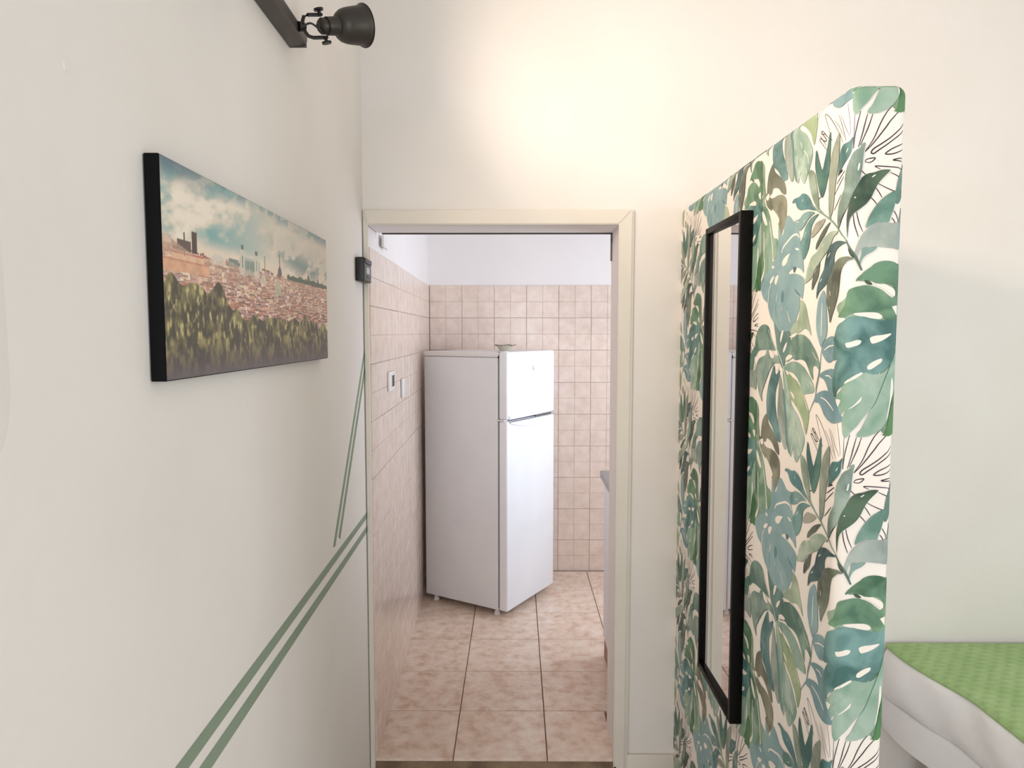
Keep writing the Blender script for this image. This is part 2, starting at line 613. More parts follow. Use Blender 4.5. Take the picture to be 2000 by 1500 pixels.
# traced leaf shapes of one repeat of the wallpaper: (kind, colour, second colour, line width mm, [u, v, ...] in half millimetres)
WP = [
('l',(58, 39, 51),(58, 39, 51),1.4,[235,2609,177,2560]),
('l',(58, 39, 51),(58, 39, 51),1.4,[224,2611,194,2603,172,2591]),
('l',(58, 39, 51),(58, 39, 51),1,[113,2626,77,2596,42,2556]),
('l',(58, 39, 51),(58, 39, 51),1,[67,2632,38,2593,9,2547]),
('l',(58, 39, 51),(58, 39, 51),1,[24,2661,10,2598,3,2551]),
('l',(58, 39, 51),(58, 39, 51),1.2,[-14,2619,-14,2557,-11,2506]),
('l',(58, 39, 51),(58, 39, 51),1.7,[-34,2625,-25,2585,-18,2549,-14,2506]),
('l',(58, 39, 51),(58, 39, 51),1.9,[-57,2616,-48,2580,-43,2557,-30,2509]),
('l',(58, 39, 51),(58, 39, 51),1.9,[-74,2616,-64,2583,-54,2557,-36,2515]),
('l',(58, 39, 51),(58, 39, 51),1.9,[-137,2642,-118,2619,-100,2585,-80,2537,-53,2495]),
('l',(58, 39, 51),(58, 39, 51),2.1,[-157,2622,-133,2594,-117,2571,-80,2523,-53,2494]),
('l',(58, 39, 51),(58, 39, 51),2.3,[-189,2587,-162,2564,-135,2540,-103,2518,-81,2504,-73,2492,-81,2488,-100,2501,-125,2518,-163,2547,-190,2566]),
('l',(58, 39, 51),(58, 39, 51),2.1,[-191,2523,-164,2514,-137,2501,-120,2487,-143,2487,-165,2494,-192,2504]),
('l',(58, 39, 51),(58, 39, 51),2,[-193,2474,-168,2473,-146,2467,-171,2465,-194,2464]),
('l',(58, 39, 51),(58, 39, 51),1.9,[-54,2461,-57,2468,-68,2472,-87,2474,-79,2464,-68,2459,-54,2461]),
('l',(58, 39, 51),(58, 39, 51),1.8,[-195,2437,-161,2443,-111,2447,-87,2447,-105,2438]),
('l',(58, 39, 51),(58, 39, 51),1.6,[-196,2403,-168,2414,-139,2427]),
('l',(58, 39, 51),(58, 39, 51),1.6,[-44,2433,-50,2426,-59,2419]),
('l',(58, 39, 51),(58, 39, 51),1.6,[-96,2393,-127,2377,-156,2365,-187,2353]),
('l',(58, 39, 51),(58, 39, 51),1.6,[-91,2379,-103,2363,-114,2345]),
('l',(58, 39, 51),(58, 39, 51),1.7,[-75,2347,-87,2336,-98,2323]),
('l',(58, 39, 51),(58, 39, 51),1.7,[-32,2299,-35,2282,-42,2259,-54,2233]),
('l',(58, 39, 51),(58, 39, 51),1.9,[-21,2290,-23,2273,-28,2250,-40,2216]),
('l',(58, 39, 51),(58, 39, 51),1.8,[-155,2302,-170,2279,-179,2256]),
('l',(58, 39, 51),(58, 39, 51),1.6,[-148,2279,-156,2270,-162,2259]),
('l',(58, 39, 51),(58, 39, 51),2,[27,2438,58,2420,83,2405]),
('l',(58, 39, 51),(58, 39, 51),2,[32,2420,63,2398,94,2373]),
('l',(58, 39, 51),(58, 39, 51),2,[47,2364,72,2340,97,2319]),
('l',(58, 39, 51),(58, 39, 51),2,[11,2313,40,2273,70,2232]),
('l',(58, 39, 51),(58, 39, 51),1.8,[78,2430,40,2444,76,2439]),
('l',(58, 39, 51),(58, 39, 51),1.8,[230,2380,193,2391,200,2382]),
('l',(58, 39, 51),(58, 39, 51),1.2,[149,3669,171,3707,194,3745,160,3729,118,3692,71,3643,44,3609]),
('l',(58, 39, 51),(58, 39, 51),1.1,[82,3711,48,3658,26,3612]),
('l',(58, 39, 51),(58, 39, 51),1.8,[171,3616,207,3645,233,3666,223,3669,191,3652,174,3651,203,3676,221,3692,204,3689,172,3664,127,3638]),
('p',(145, 167, 140),(110, 132, 111),0,[993,3682,978,3709,945,3731,890,3743,835,3728,807,3697,803,3639,788,3583,812,3551,847,3594,871,3628,895,3658,941,3679]),
('p',(135, 136, 117),(104, 108, 92),0,[772,3580,766,3631,748,3666,701,3693,679,3654,620,3621,562,3582,546,3536,587,3544,635,3574,693,3585,711,3568,761,3560]),
('p',(161, 184, 161),(126, 153, 127),0,[1089,3593,1042,3624,998,3660,952,3666,893,3636,869,3602,812,3559,783,3518,919,3526,1037,3554]),
('p',(132, 159, 134),(76, 114, 85),0,[931,3537,810,3531,746,3498,764,3459,750,3411,784,3383,780,3333,787,3283,795,3248,839,3197,870,3166,899,3175,908,3220,928,3259,927,3334,921,3409,921,3483]),
('p',(152, 180, 159),(109, 143, 118),0,[767,3509,724,3470,701,3421,678,3377,629,3363,616,3314,643,3290,660,3271,682,3308,690,3274,717,3241,772,3221,806,3184,823,3188,788,3229,777,3282,787,3355,761,3423]),
('p',(152, 151, 131),(103, 105, 88),0,[788,3583,710,3547,633,3546,577,3536,539,3509,532,3468,542,3424,575,3389,596,3358,608,3400,644,3446,706,3491,769,3526]),
('l',(244, 236, 223),(244, 236, 223),4,[797,3417,792,3348,787,3283]),
('l',(244, 236, 223),(244, 236, 223),3.5,[733,3454,696,3362,673,3279]),
('l',(244, 236, 223),(244, 236, 223),2,[857,3437,843,3391]),
('l',(244, 236, 223),(244, 236, 223),2,[910,3400,912,3363]),
('l',(244, 236, 223),(244, 236, 223),3,[872,3343,879,3292]),
('p',(244, 236, 223),(244, 236, 223),0,[706,3499,656,3476,616,3443,633,3425,673,3445]),
('p',(244, 236, 223),(244, 236, 223),0,[825,3511,792,3492,758,3447,778,3443,817,3478]),
('p',(244, 236, 223),(244, 236, 223),0,[879,3589,852,3595,824,3579,829,3565,861,3569]),
('p',(244, 236, 223),(244, 236, 223),0,[777,3566,747,3575,739,3559,755,3546,776,3554]),
('p',(244, 236, 223),(244, 236, 223),0,[1003,3574,934,3577,910,3565,921,3554,990,3565]),
('p',(244, 236, 223),(244, 236, 223),0,[964,3680,907,3672,867,3649,871,3629,912,3658]),
('p',(147, 176, 177),(129, 161, 165),0,[619,3420,574,3370,543,3431,517,3444,482,3428,455,3410,413,3400,407,3373,393,3346,384,3326,365,3292,355,3260,345,3228,343,3200,368,3214,409,3226,450,3228,500,3209,432,3204,382,3195,341,3178,336,3153,341,3122,351,3101,372,3111,373,3070,402,3023,433,2991,483,2972,536,2972,573,2979,611,2992,641,3010,682,3035,709,3064,732,3100,780,3121,815,3159,822,3185,786,3200,773,3228,717,3241,690,3274,651,3277,625,3315,619,3362]),
('l',(244, 236, 223),(244, 236, 223),4.5,[578,3300,561,3321,510,3341,459,3356,418,3354,393,3339]),
('p',(244, 236, 223),(244, 236, 223),0,[488,3288,505,3272,521,3254,551,3244,570,3254,558,3271,523,3284]),
('p',(244, 236, 223),(244, 236, 223),0,[435,3302,414,3302,393,3294,413,3292]),
('p',(244, 236, 223),(244, 236, 223),0,[688,3253,674,3258,659,3249,673,3244]),
('p',(244, 236, 223),(244, 236, 223),0,[656,3212,674,3192,698,3182,708,3190,685,3207]),
('p',(244, 236, 223),(244, 236, 223),0,[609,3213,612,3195,634,3174,649,3184,641,3204]),
('l',(244, 236, 223),(244, 236, 223),2.6,[693,3180,716,3153,723,3107,725,3075]),
('l',(244, 236, 223),(244, 236, 223),2,[610,3137,629,3100]),
('l',(244, 236, 223),(244, 236, 223),1.8,[498,3065,483,3034,460,3011]),
('l',(244, 236, 223),(244, 236, 223),1.5,[553,3080,560,3060]),
('p',(99, 136, 141),(99, 136, 141),0,[553,3147,538,3123,549,3095,568,3101,570,3128]),
('l',(90, 126, 134),(90, 126, 134),2.5,[628,3096,626,3062,619,3027]),
('l',(90, 126, 134),(90, 126, 134),2,[499,3074,493,3058]),
('l',(82, 116, 124),(82, 116, 124),3,[427,3143,401,3128,368,3114]),
('p',(88, 112, 119),(88, 112, 119),0,[450,3228,417,3228,436,3207]),
('p',(186, 200, 174),(149, 167, 142),0,[367,3095,335,3090,310,3068,288,3027,263,2984,257,2960,281,2978,320,2987,366,2972,447,2962,466,2978,433,3001,386,3023,372,3054]),
('p',(136, 162, 148),(91, 122, 110),0,[876,2861,875,2929,856,2970,814,2999,756,3008,704,2995,677,2959,645,2928,619,2897,672,2898,764,2896,828,2889]),
('p',(162, 181, 165),(117, 142, 134),0,[814,2856,741,2873,722,2895,662,2896,632,2880,574,2871,545,2845,619,2842,666,2819,704,2781,742,2739,771,2700,763,2664,802,2690,833,2736,847,2780,856,2817]),
('l',(79, 89, 81),(79, 89, 81),2.5,[624,2843,671,2818,704,2784,742,2742,771,2700,763,2667]),
('p',(116, 146, 139),(80, 113, 105),0,[642,3015,573,2977,466,2977,455,2951,460,2901,501,2860,525,2819,584,2871,617,2946]),
('p',(144, 172, 153),(82, 115, 102),0,[460,2901,446,2944,397,2962,333,2964,279,2949,240,2925,202,2896,174,2858,176,2837,212,2847,220,2799,246,2809,274,2838,303,2862,350,2869,398,2864,432,2869,491,2854]),
('p',(162, 187, 169),(121, 153, 137),0,[526,2832,440,2856,373,2856,317,2842,277,2819,238,2794,213,2763,227,2749,286,2741,317,2739,351,2777,394,2800,454,2816,506,2813]),
('p',(175, 191, 152),(129, 153, 117),0,[506,2813,418,2795,368,2776,317,2742,276,2702,254,2667,262,2623,279,2586,301,2624,343,2660,411,2698,464,2719]),
('p',(118, 152, 151),(74, 111, 109),0,[628,2834,606,2794,561,2817,576,2768,601,2725,602,2672,584,2622,553,2581,530,2526,548,2516,587,2524,638,2570,691,2603,710,2651,704,2716,673,2776]),
('p',(171, 181, 169),(133, 148, 137),0,[559,2797,529,2754,516,2698,493,2633,479,2567,466,2509,492,2498,532,2543,558,2591,576,2640,572,2710]),
('p',(101, 138, 138),(101, 138, 138),0,[519,2745,488,2684,474,2618,452,2554,426,2489,447,2492,468,2535,486,2600,507,2682]),
('p',(179, 199, 184),(131, 160, 145),0,[526,2832,468,2769,428,2690,358,2649,315,2606,289,2569,302,2529,331,2492,361,2464,387,2482,398,2513,421,2476,436,2507,462,2570,475,2635,499,2716,521,2772]),
('p',(244, 236, 223),(244, 236, 223),0,[692,2897,652,2890,631,2873,650,2862,680,2871]),
('p',(244, 236, 223),(244, 236, 223),0,[496,2857,497,2870,467,2883,433,2881,441,2871,475,2861]),
('p',(244, 236, 223),(244, 236, 223),0,[586,2840,571,2830,579,2816,598,2812,599,2825]),
('p',(244, 236, 223),(244, 236, 223),0,[498,2819,471,2815,462,2804,479,2803]),
('p',(244, 236, 223),(244, 236, 223),0,[445,2813,411,2809,377,2795,364,2783,401,2790,436,2801]),
('p',(244, 236, 223),(244, 236, 223),0,[440,2736,414,2730,396,2712,417,2717]),
('p',(244, 236, 223),(244, 236, 223),0,[532,2980,543,2953,560,2929,566,2946,554,2974]),
('p',(244, 236, 223),(244, 236, 223),0,[489,2934,500,2910,525,2890,530,2900,514,2920]),
('p',(244, 236, 223),(244, 236, 223),0,[223,2847,180,2837,194,2794,206,2763,220,2799]),
('p',(244, 236, 223),(244, 236, 223),0,[464,2954,431,2965,382,2970,422,2954]),
('l',(224, 231, 220),(224, 231, 220),2.4,[709,2984,645,2928,575,2881,525,2829,485,2768,459,2703]),
('l',(244, 236, 223),(244, 236, 223),1.6,[238,2901,215,2883,193,2869]),
('l',(244, 236, 223),(244, 236, 223),1.8,[377,2682,343,2660,318,2641]),
('l',(244, 236, 223),(244, 236, 223),2,[317,2739,284,2704,263,2678]),
('l',(244, 236, 223),(244, 236, 223),1.6,[252,2790,229,2774]),
('l',(244, 236, 223),(244, 236, 223),2.4,[309,2626,287,2594]),
('l',(244, 236, 223),(244, 236, 223),1.8,[437,2590,430,2548]),
('l',(244, 236, 223),(244, 236, 223),1.8,[406,2630,388,2603]),
('l',(244, 236, 223),(244, 236, 223),2,[370,2589,336,2562,326,2531]),
('l',(244, 236, 223),(244, 236, 223),2.2,[411,2524,404,2486]),
('l',(244, 236, 223),(244, 236, 223),2,[349,2521,339,2494]),
('p',(151, 179, 181),(129, 159, 165),0,[156,3122,136,3091,127,3047,119,2995,124,2960,149,2937,165,2919,191,2948,212,2990,212,3041,201,3085,179,3110]),
('l',(244, 236, 223),(244, 236, 223),2.6,[166,3077,167,3019,168,2960]),
('l',(100, 133, 137),(100, 133, 137),2.6,[148,2929,163,2900,167,2861,175,2819,193,2773,204,2733,231,2700,255,2670]),
('p',(142, 172, 174),(117, 148, 155),0,[161,2912,142,2938,103,2956,61,2958,59,2931,60,2889,71,2874,103,2867,138,2883,157,2903]),
('l',(244, 236, 223),(244, 236, 223),2.4,[137,2909,101,2923,59,2928]),
('p',(132, 164, 167),(114, 147, 152),0,[171,2814,148,2830,108,2841,56,2845,48,2813,45,2770,33,2740,89,2761,104,2780,132,2804]),
('l',(244, 236, 223),(244, 236, 223),2.4,[123,2819,93,2820,73,2812]),
('p',(131, 162, 167),(109, 143, 150),0,[198,2743,157,2760,109,2767,63,2758,33,2738,15,2703,-2,2682,0,2671,49,2659,89,2663,123,2679,145,2700,174,2718,203,2718]),
('l',(244, 236, 223),(244, 236, 223),2.6,[155,2739,114,2733,73,2716,49,2702]),
('p',(105, 145, 116),(61, 98, 70),0,[-36,3143,-43,3156,-60,3170,-79,3182,-95,3200,-121,3210,-149,3210,-174,3202,-199,3190,-203,3084,-181,3092,-173,3111,-163,3129,-146,3136,-124,3135,-102,3137,-83,3146,-64,3151,-49,3148]),
('p',(120, 157, 124),(72, 110, 88),0,[32,3024,31,3034,12,3053,0,3077,-6,3101,-16,3116,-40,3125,-70,3129,-97,3126,-125,3114,-145,3098,-162,3088,-174,3095,-202,3098,-206,2999,-145,3010,-137,3016,-128,3031,-106,3040,-73,3041,-43,3039,-21,3035,-2,3025]),
('p',(166, 188, 172),(126, 161, 138),0,[-7,2798,-39,2817,-75,2837,-113,2831,-141,2839,-162,2864,-185,2906,-209,2920,-215,2767,-180,2759,-167,2728,-158,2678,-132,2639,-99,2622,-77,2618,-56,2619,-60,2632,-70,2644,-81,2667,-99,2709,-75,2681,-56,2655,-37,2636,-25,2619,-16,2616,-7,2630,-3,2658,-5,2686,-18,2709,8,2694,18,2709,29,2731,34,2750,14,2774]),
('p',(120, 159, 154),(63, 105, 100),0,[36,2996,-2,3016,-24,3025,-62,3026,-90,3020,-129,3013,-162,3012,-206,3016,-209,2939,-185,2917,-162,2870,-135,2842,-113,2831,-91,2834,-69,2837,-37,2820,-7,2798,26,2776,37,2753,50,2754,62,2785,61,2819,48,2859,31,2883,52,2877,65,2881,62,2910,61,2946,53,2972]),
('p',(88, 136, 84),(63, 108, 67),0,[-198,2781,-181,2759,-170,2717,-161,2672,-154,2636,-143,2625,-166,2621,-188,2628,-215,2633,-209,2781]),
('l',(79, 119, 97),(79, 119, 97),1.8,[-189,2950,-176,2917,-162,2866,-137,2794,-117,2738,-101,2713]),
('p',(244, 236, 223),(244, 236, 223),0,[-160,3058,-168,3061,-190,3061,-191,3031,-174,3040,-164,3051]),
('p',(244, 236, 223),(244, 236, 223),0,[-90,2954,-106,2961,-131,2964,-161,2969,-147,2955,-126,2943,-101,2935,-93,2940]),
('p',(244, 236, 223),(244, 236, 223),0,[-7,2935,-24,2940,-46,2947,-61,2944,-55,2932,-36,2925,-15,2921]),
('p',(244, 236, 223),(244, 236, 223),0,[-85,2849,-85,2860,-98,2871,-117,2881,-132,2884,-131,2873,-115,2860,-96,2848]),
('p',(244, 236, 223),(244, 236, 223),0,[-7,2799,-15,2809,-42,2827,-65,2838,-67,2832,-45,2817,-18,2803]),
('p',(244, 236, 223),(244, 236, 223),0,[33,2743,11,2742,15,2731,22,2720]),
('p',(244, 236, 223),(244, 236, 223),0,[-25,2713,-43,2727,-61,2746,-69,2756,-66,2741,-54,2730,-37,2718]),
('p',(244, 236, 223),(244, 236, 223),0,[-169,2819,-178,2805,-180,2774,-167,2730,-158,2685,-155,2682,-164,2744,-166,2785]),
('p',(55, 85, 62),(55, 85, 62),0,[-65,3147,-80,3144,-91,3135,-86,3131,-72,3135]),
('p',(174, 184, 175),(139, 152, 145),0,[-31,3220,-30,3242,-40,3272,-53,3299,-71,3317,-95,3331,-122,3338,-149,3335,-188,3332,-191,3254,-153,3254,-120,3257,-92,3259,-65,3257,-49,3249,-40,3228,-40,3209]),
('p',(132, 166, 152),(93, 131, 117),0,[-172,3443,-162,3427,-158,3405,-152,3378,-143,3352,-137,3338,-106,3338,-79,3327,-63,3319,-68,3344,-80,3370,-98,3397,-119,3419,-143,3435,-162,3443]),
('p',(135, 163, 155),(103, 134, 126),0,[-56,3254,-76,3255,-103,3257,-90,3242,-69,3231,-56,3217,-48,3196,-46,3209,-51,3231]),
('p',(90, 131, 113),(61, 100, 98),0,[256,3637,232,3599,201,3554,182,3582,159,3633,148,3661,139,3671,137,3644,137,3599,140,3543,157,3505,174,3471,197,3455,224,3489,248,3539,263,3586]),
('p',(164, 172, 154),(128, 138, 125),0,[71,3651,66,3622,66,3582,70,3541,85,3498,94,3450,103,3396,127,3372,136,3402,140,3459,141,3516,134,3562,118,3603,95,3630]),
('p',(89, 134, 131),(57, 92, 88),0,[-11,3618,-7,3597,-3,3571,21,3544,50,3521,70,3506,63,3540,60,3575,43,3598,8,3605]),
('p',(162, 178, 160),(125, 143, 125),0,[320,3572,295,3575,264,3554,247,3515,230,3476,220,3433,225,3417,264,3453,296,3495,314,3537]),
('p',(156, 175, 163),(102, 123, 112),0,[-53,3596,-49,3573,-46,3544,-44,3515,-38,3483,-28,3454,-16,3432,-3,3405,10,3386,29,3362,48,3332,61,3334,64,3376,54,3410,26,3451,23,3491,14,3526,-3,3552,-19,3571,-35,3581,-42,3594]),
('p',(83, 108, 84),(45, 67, 52),0,[-137,3509,-130,3499,-114,3483,-99,3464,-88,3443,-78,3421,-63,3400,-44,3384,-23,3368,-8,3349,-2,3325,2,3285,8,3326,8,3364,-3,3400,-18,3432,-31,3459,-44,3483,-62,3496,-86,3501,-110,3509]),
('p',(100, 142, 144),(71, 113, 116),0,[473,3484,457,3497,404,3497,373,3503,334,3493,302,3472,278,3446,233,3418,276,3425,322,3436,384,3443,417,3455,444,3482]),
('p',(137, 170, 166),(92, 129, 122),0,[451,3411,398,3411,359,3425,306,3425,254,3412,282,3406,319,3394,348,3377,394,3365,412,3386,405,3404]),
('p',(120, 158, 154),(80, 120, 118),0,[217,3401,252,3386,279,3366,285,3343,290,3314,303,3285,324,3263,347,3250,364,3273,382,3307,353,3343,332,3374,289,3395,253,3401]),
('p',(179, 177, 162),(148, 149, 137),0,[160,3375,186,3353,227,3335,269,3323,284,3328,271,3347,243,3370,208,3375]),
('p',(114, 122, 107),(75, 84, 74),0,[116,3358,138,3340,163,3318,196,3299,233,3274,231,3294,211,3312,185,3332,152,3348]),
('p',(104, 109, 97),(67, 72, 64),0,[197,3226,199,3200,208,3174,231,3152,258,3129,257,3163,237,3191]),
('p',(185, 198, 179),(140, 160, 140),0,[59,3315,90,3302,108,3282,132,3260,171,3241,204,3221,238,3203,258,3178,302,3163,336,3159,318,3182,305,3212,271,3251,222,3267,195,3290,156,3311,104,3324]),
('p',(88, 115, 115),(49, 74, 73),0,[7,3273,31,3267,61,3257,79,3237,80,3209,88,3187,118,3155,156,3135,197,3117,216,3094,212,3136,187,3172,161,3196,150,3227,132,3257,107,3276,69,3284,32,3281]),
('p',(129, 138, 120),(79, 85, 72),0,[-26,3217,-4,3212,20,3195,30,3171,34,3141,41,3103,60,3065,83,3031,97,3006,109,3038,125,3076,132,3119,124,3153,100,3177,83,3203,46,3222,4,3227,-17,3224]),
('l',(128, 153, 143),(128, 153, 143),3.4,[285,3445,232,3416,175,3392,113,3362,67,3333,34,3306,5,3278]),
('l',(89, 110, 96),(89, 110, 96),5,[8,3281,-17,3245,-34,3220,-54,3179]),
('p',(49, 68, 55),(49, 68, 55),0,[-4,3253,-17,3245,-25,3234,-28,3220,-14,3231]),
('l',(128, 153, 143),(128, 153, 143),2.4,[227,3432,204,3411,161,3386]),
('l',(128, 153, 143),(128, 153, 143),2.4,[131,3418,129,3393,113,3362]),
('l',(224, 229, 219),(224, 229, 219),2,[105,3118,101,3100]),
('l',(224, 229, 219),(224, 229, 219),1.8,[105,3063,103,3055]),
('l',(224, 229, 219),(224, 229, 219),2,[112,3249,130,3236]),
('l',(224, 229, 219),(224, 229, 219),2,[172,3165,189,3155]),
('l',(224, 229, 219),(224, 229, 219),3,[-35,3531,-31,3507]),
('l',(224, 229, 219),(224, 229, 219),2.2,[-89,3493,-77,3485]),
('l',(224, 229, 219),(224, 229, 219),2,[-27,3421,-23,3417]),
('l',(224, 229, 219),(224, 229, 219),1.8,[323,3352,345,3333]),
('l',(224, 229, 219),(224, 229, 219),1.6,[338,3400,357,3390]),
('l',(224, 229, 219),(224, 229, 219),2,[371,3481,367,3471]),
('l',(224, 229, 219),(224, 229, 219),1.8,[12,3584,20,3570]),
('l',(224, 229, 219),(224, 229, 219),1.6,[284,3225,298,3217]),
('l',(224, 229, 219),(224, 229, 219),1.6,[168,3287,180,3277])]

PU, PV = 0.519, 0.537


def on_partition(u, v, h):
    """unrolled paper (u along the side, negative round the end; v up) -> point on the rounded wall"""
    over = max(0.0, v - PZ)
    z = min(v, PZ)
    x, y = PX0, PY0 + u
    if u < 0:
        x, y = PX0 - u, PY0
    if u < -(PX1 - PX0):
        x, y = PX1, PY0 + (-(PX1 - PX0) - u)
    if over:
        if u >= 0:
            x += over
        elif u >= -(PX1 - PX0):
            y += over
        else:
            x -= over
    q = Vector((min(max(x, PX0 + PR), PX1 - PR), max(y, PY0 + PR), min(z, PZ - PR)))
    d = Vector((x, y, z)) - q
    if d.length < 1e-9:
        d = Vector((0, 0, 1))
    return q + d.normalized() * (PR + h)


bm = bmesh.new()
la = bm.verts.layers.float_color.new('ca')
lb = bm.verts.layers.float_color.new('cb')
ULO, UHI, VLO, VHI = -0.125, D - PY0 - .001, FL + .01, PZ + .044
for k, (kind, c1, c2, w, flat) in enumerate(WP):
    pts = [(flat[i] / 2000, flat[i + 1] / 2000, 0) for i in range(0, len(flat), 2)]
    ca, cb = lin(c1), lin(c2)
    if kind == 'p':
        cur = catmull(pts, True, 4)
        loops = None
    else:
        cur = catmull(pts, False, 5)
        nn = []
        for i, p in enumerate(cur):
            t = (cur[min(i + 1, len(cur) - 1)] - cur[max(i - 1, 0)])
            t = t.normalized() if t.length > 1e-9 else Vector((1, 0, 0))
            f = i / (len(cur) - 1)
            ww = w / 2000 * (0.55 + 0.45 * math.sin(math.pi * min(max(f, .05), .95)))
            nn.append((p + Vector((-t.y, t.x, 0)) * ww, p - Vector((-t.y, t.x, 0)) * ww))
        loops = nn
    us = [p.x for p in cur]
    vs = [p.y for p in cur]
    for iu in range(-2, 5):
        for iv in range(-6, 4):
            du, dv = iu * PU, iv * PV - (PV / 2 if iu % 2 else 0)
            if max(us) + du < ULO or min(us) + du > UHI or max(vs) + dv < VLO or min(vs) + dv > VHI:
                continue
            off = Vector((du, dv, k))

            def nv(p):
                v = bm.verts.new(p + off)
                v[la], v[lb] = ca, cb
                return v
            if loops is None:
                bm.faces.new([nv(p) for p in cur])
            else:
                prev = None
                for a, b in loops:
                    c = (nv(a), nv(b))
                    if prev:
                        bm.faces.new((prev[0], prev[1], c[1], c[0]))
                    prev = c
bm.normal_update()
bmesh.ops.triangulate(bm, faces=bm.faces[:], ngon_method='EAR_CLIP')


def cut(co, no, clear=False):
    bmesh.ops.bisect_plane(bm, geom=bm.verts[:] + bm.edges[:] + bm.faces[:], plane_co=co, plane_no=no, clear_outer=clear, dist=1e-6)


cut((ULO, 0, 0), (-1, 0, 0), True)
cut((UHI, 0, 0), (1, 0, 0), True)
cut((0, VLO, 0), (0, -1, 0), True)
cut((0, VHI, 0), (0, 1, 0), True)
for c in (0.0, -(PX1 - PX0)):
    for s in (-1, -.7, -.42, -.2, 0, .2, .42, .7, 1):
        cut((c + s * PR, 0, 0), (1, 0, 0))
for s in (-1, -.7, -.42, -.2, 0, .2, .42, .7, 1):
    cut((0, PZ + s * PR, 0), (0, 1, 0))
for v in bm.verts:
    v.co = on_partition(v.co.x, v.co.y, 0.00025 + v.co.z * 0.000010)
pr = link('leaf_print', bm, M['leaf_print'], part)
pr['label'] = 'printed monstera leaves, sprigs and ink lines'

# ------------------------------------------------------------------ green stripes painted on the left wall
NW = Vector((1, -SL, 0)).normalized()


def stripe(pts):
    """outline in (y, z) on the left wall, a film of paint"""
    bm = bmesh.new()
    lo = [bm.verts.new((xl(y) - .0005, y, z)) for y, z in pts]
    hi = [bm.verts.new((xl(y) + .0006, y, z)) for y, z in pts]
    n = len(pts)
    for i in range(n):
        bm.faces.new((lo[i], lo[(i + 1) % n], hi[(i + 1) % n], hi[i]))
    bm.faces.new(lo)
    bm.faces.new(hi)
    link('painted_stripe', bm, M['stripe'], wall_left)['label'] = 'sage green painted stripe'


stripe([(0.2, .872), (D - .001, .877), (D - .001, .857), (0.2, .842)])
stripe([(0.2, .822), (D - .001, .830), (D - .001, .809), (0.2, .790)])
stripe([(D - .001, 1.438), (1.905, .903), (1.932, .897), (D - .001, 1.408)])
stripe([(D - .001, 1.384), (1.970, .912), (1.992, .900), (D - .001, 1.352)])

# an old plaster patch and a filled screw hole on the same wall
def wall_patch(name, pts, t):
    bm = bmesh.new()
    pts = catmull([(y, z, 0) for y, z in pts], True, 4)
    lo = [bm.verts.new((xl(p.x) - .0005, p.x, p.y)) for p in pts]
    c = sum(pts, Vector()) / len(pts)
    hi = [bm.verts.new((xl(p.x) + t, c.x + (p.x - c.x) * .94, c.y + (p.y - c.y) * .96)) for p in pts]
    for i in range(len(pts)):
        bm.faces.new((lo[i], lo[(i + 1) % len(pts)], hi[(i + 1) % len(pts)], hi[i]))
    bm.faces.new(lo)
    bm.faces.new(hi)
    return link(name, bm, M['plaster'], wall_left, True)


wall_patch('plaster_patch', [(.40, 1.36), (.55, 1.35), (.635, 1.362), (.664, 1.40), (.668, 1.47), (.665, 1.56), (.650, 1.61), (.52, 1.63), (.40, 1.63)], .0008)
wall_patch('filled_hole', [(.772, 1.770), (.779, 1.774), (.783, 1.768), (.780, 1.762), (.774, 1.763)], .0009)

# ------------------------------------------------------------------ canvas picture
CY0, CY1, CZ0, CZ1, CT = 0.932, 1.803, 1.4215, 1.7165, 0.021
rotL = math.atan(-SL) if False else math.atan2(-SL, 1)
cv = thing('canvas_picture', 'wide canvas print of a domed city skyline with black edges on left wall', 'picture', (xl(CY0), CY0, CZ0), (0, 0, math.atan2(-SL, 1)))
# local: x out of the wall, y along the wall, z up
CW, CH = CY1 - CY0, CZ1 - CZ0
box('stretcher', (.001, 0, 0), (CT, CW, CH), M['black'], cv, .002)


def vnoise(x, y, seed):
    r = np.random.RandomState(seed)
    g = r.rand(64, 64)
    xi, yi = np.floor(x).astype(int), np.floor(y).astype(int)
    fx, fy = x - xi, y - yi
    fx, fy = fx * fx * (3 - 2 * fx), fy * fy * (3 - 2 * fy)
    a, b = g[yi % 64, xi % 64], g[yi % 64, (xi + 1) % 64]
    c, d = g[(yi + 1) % 64, xi % 64], g[(yi + 1) % 64, (xi + 1) % 64]
    return (a * (1 - fx) + b * fx) * (1 - fy) + (c * (1 - fx) + d * fx) * fy


def fbm(x, y, seed, o=5):
    s, t = 0, 0
    for i in range(o):
        s = s + vnoise(x * 2 ** i, y * 2 ** i, seed + i) * .5 ** i
        t += .5 ** i
    return s / t


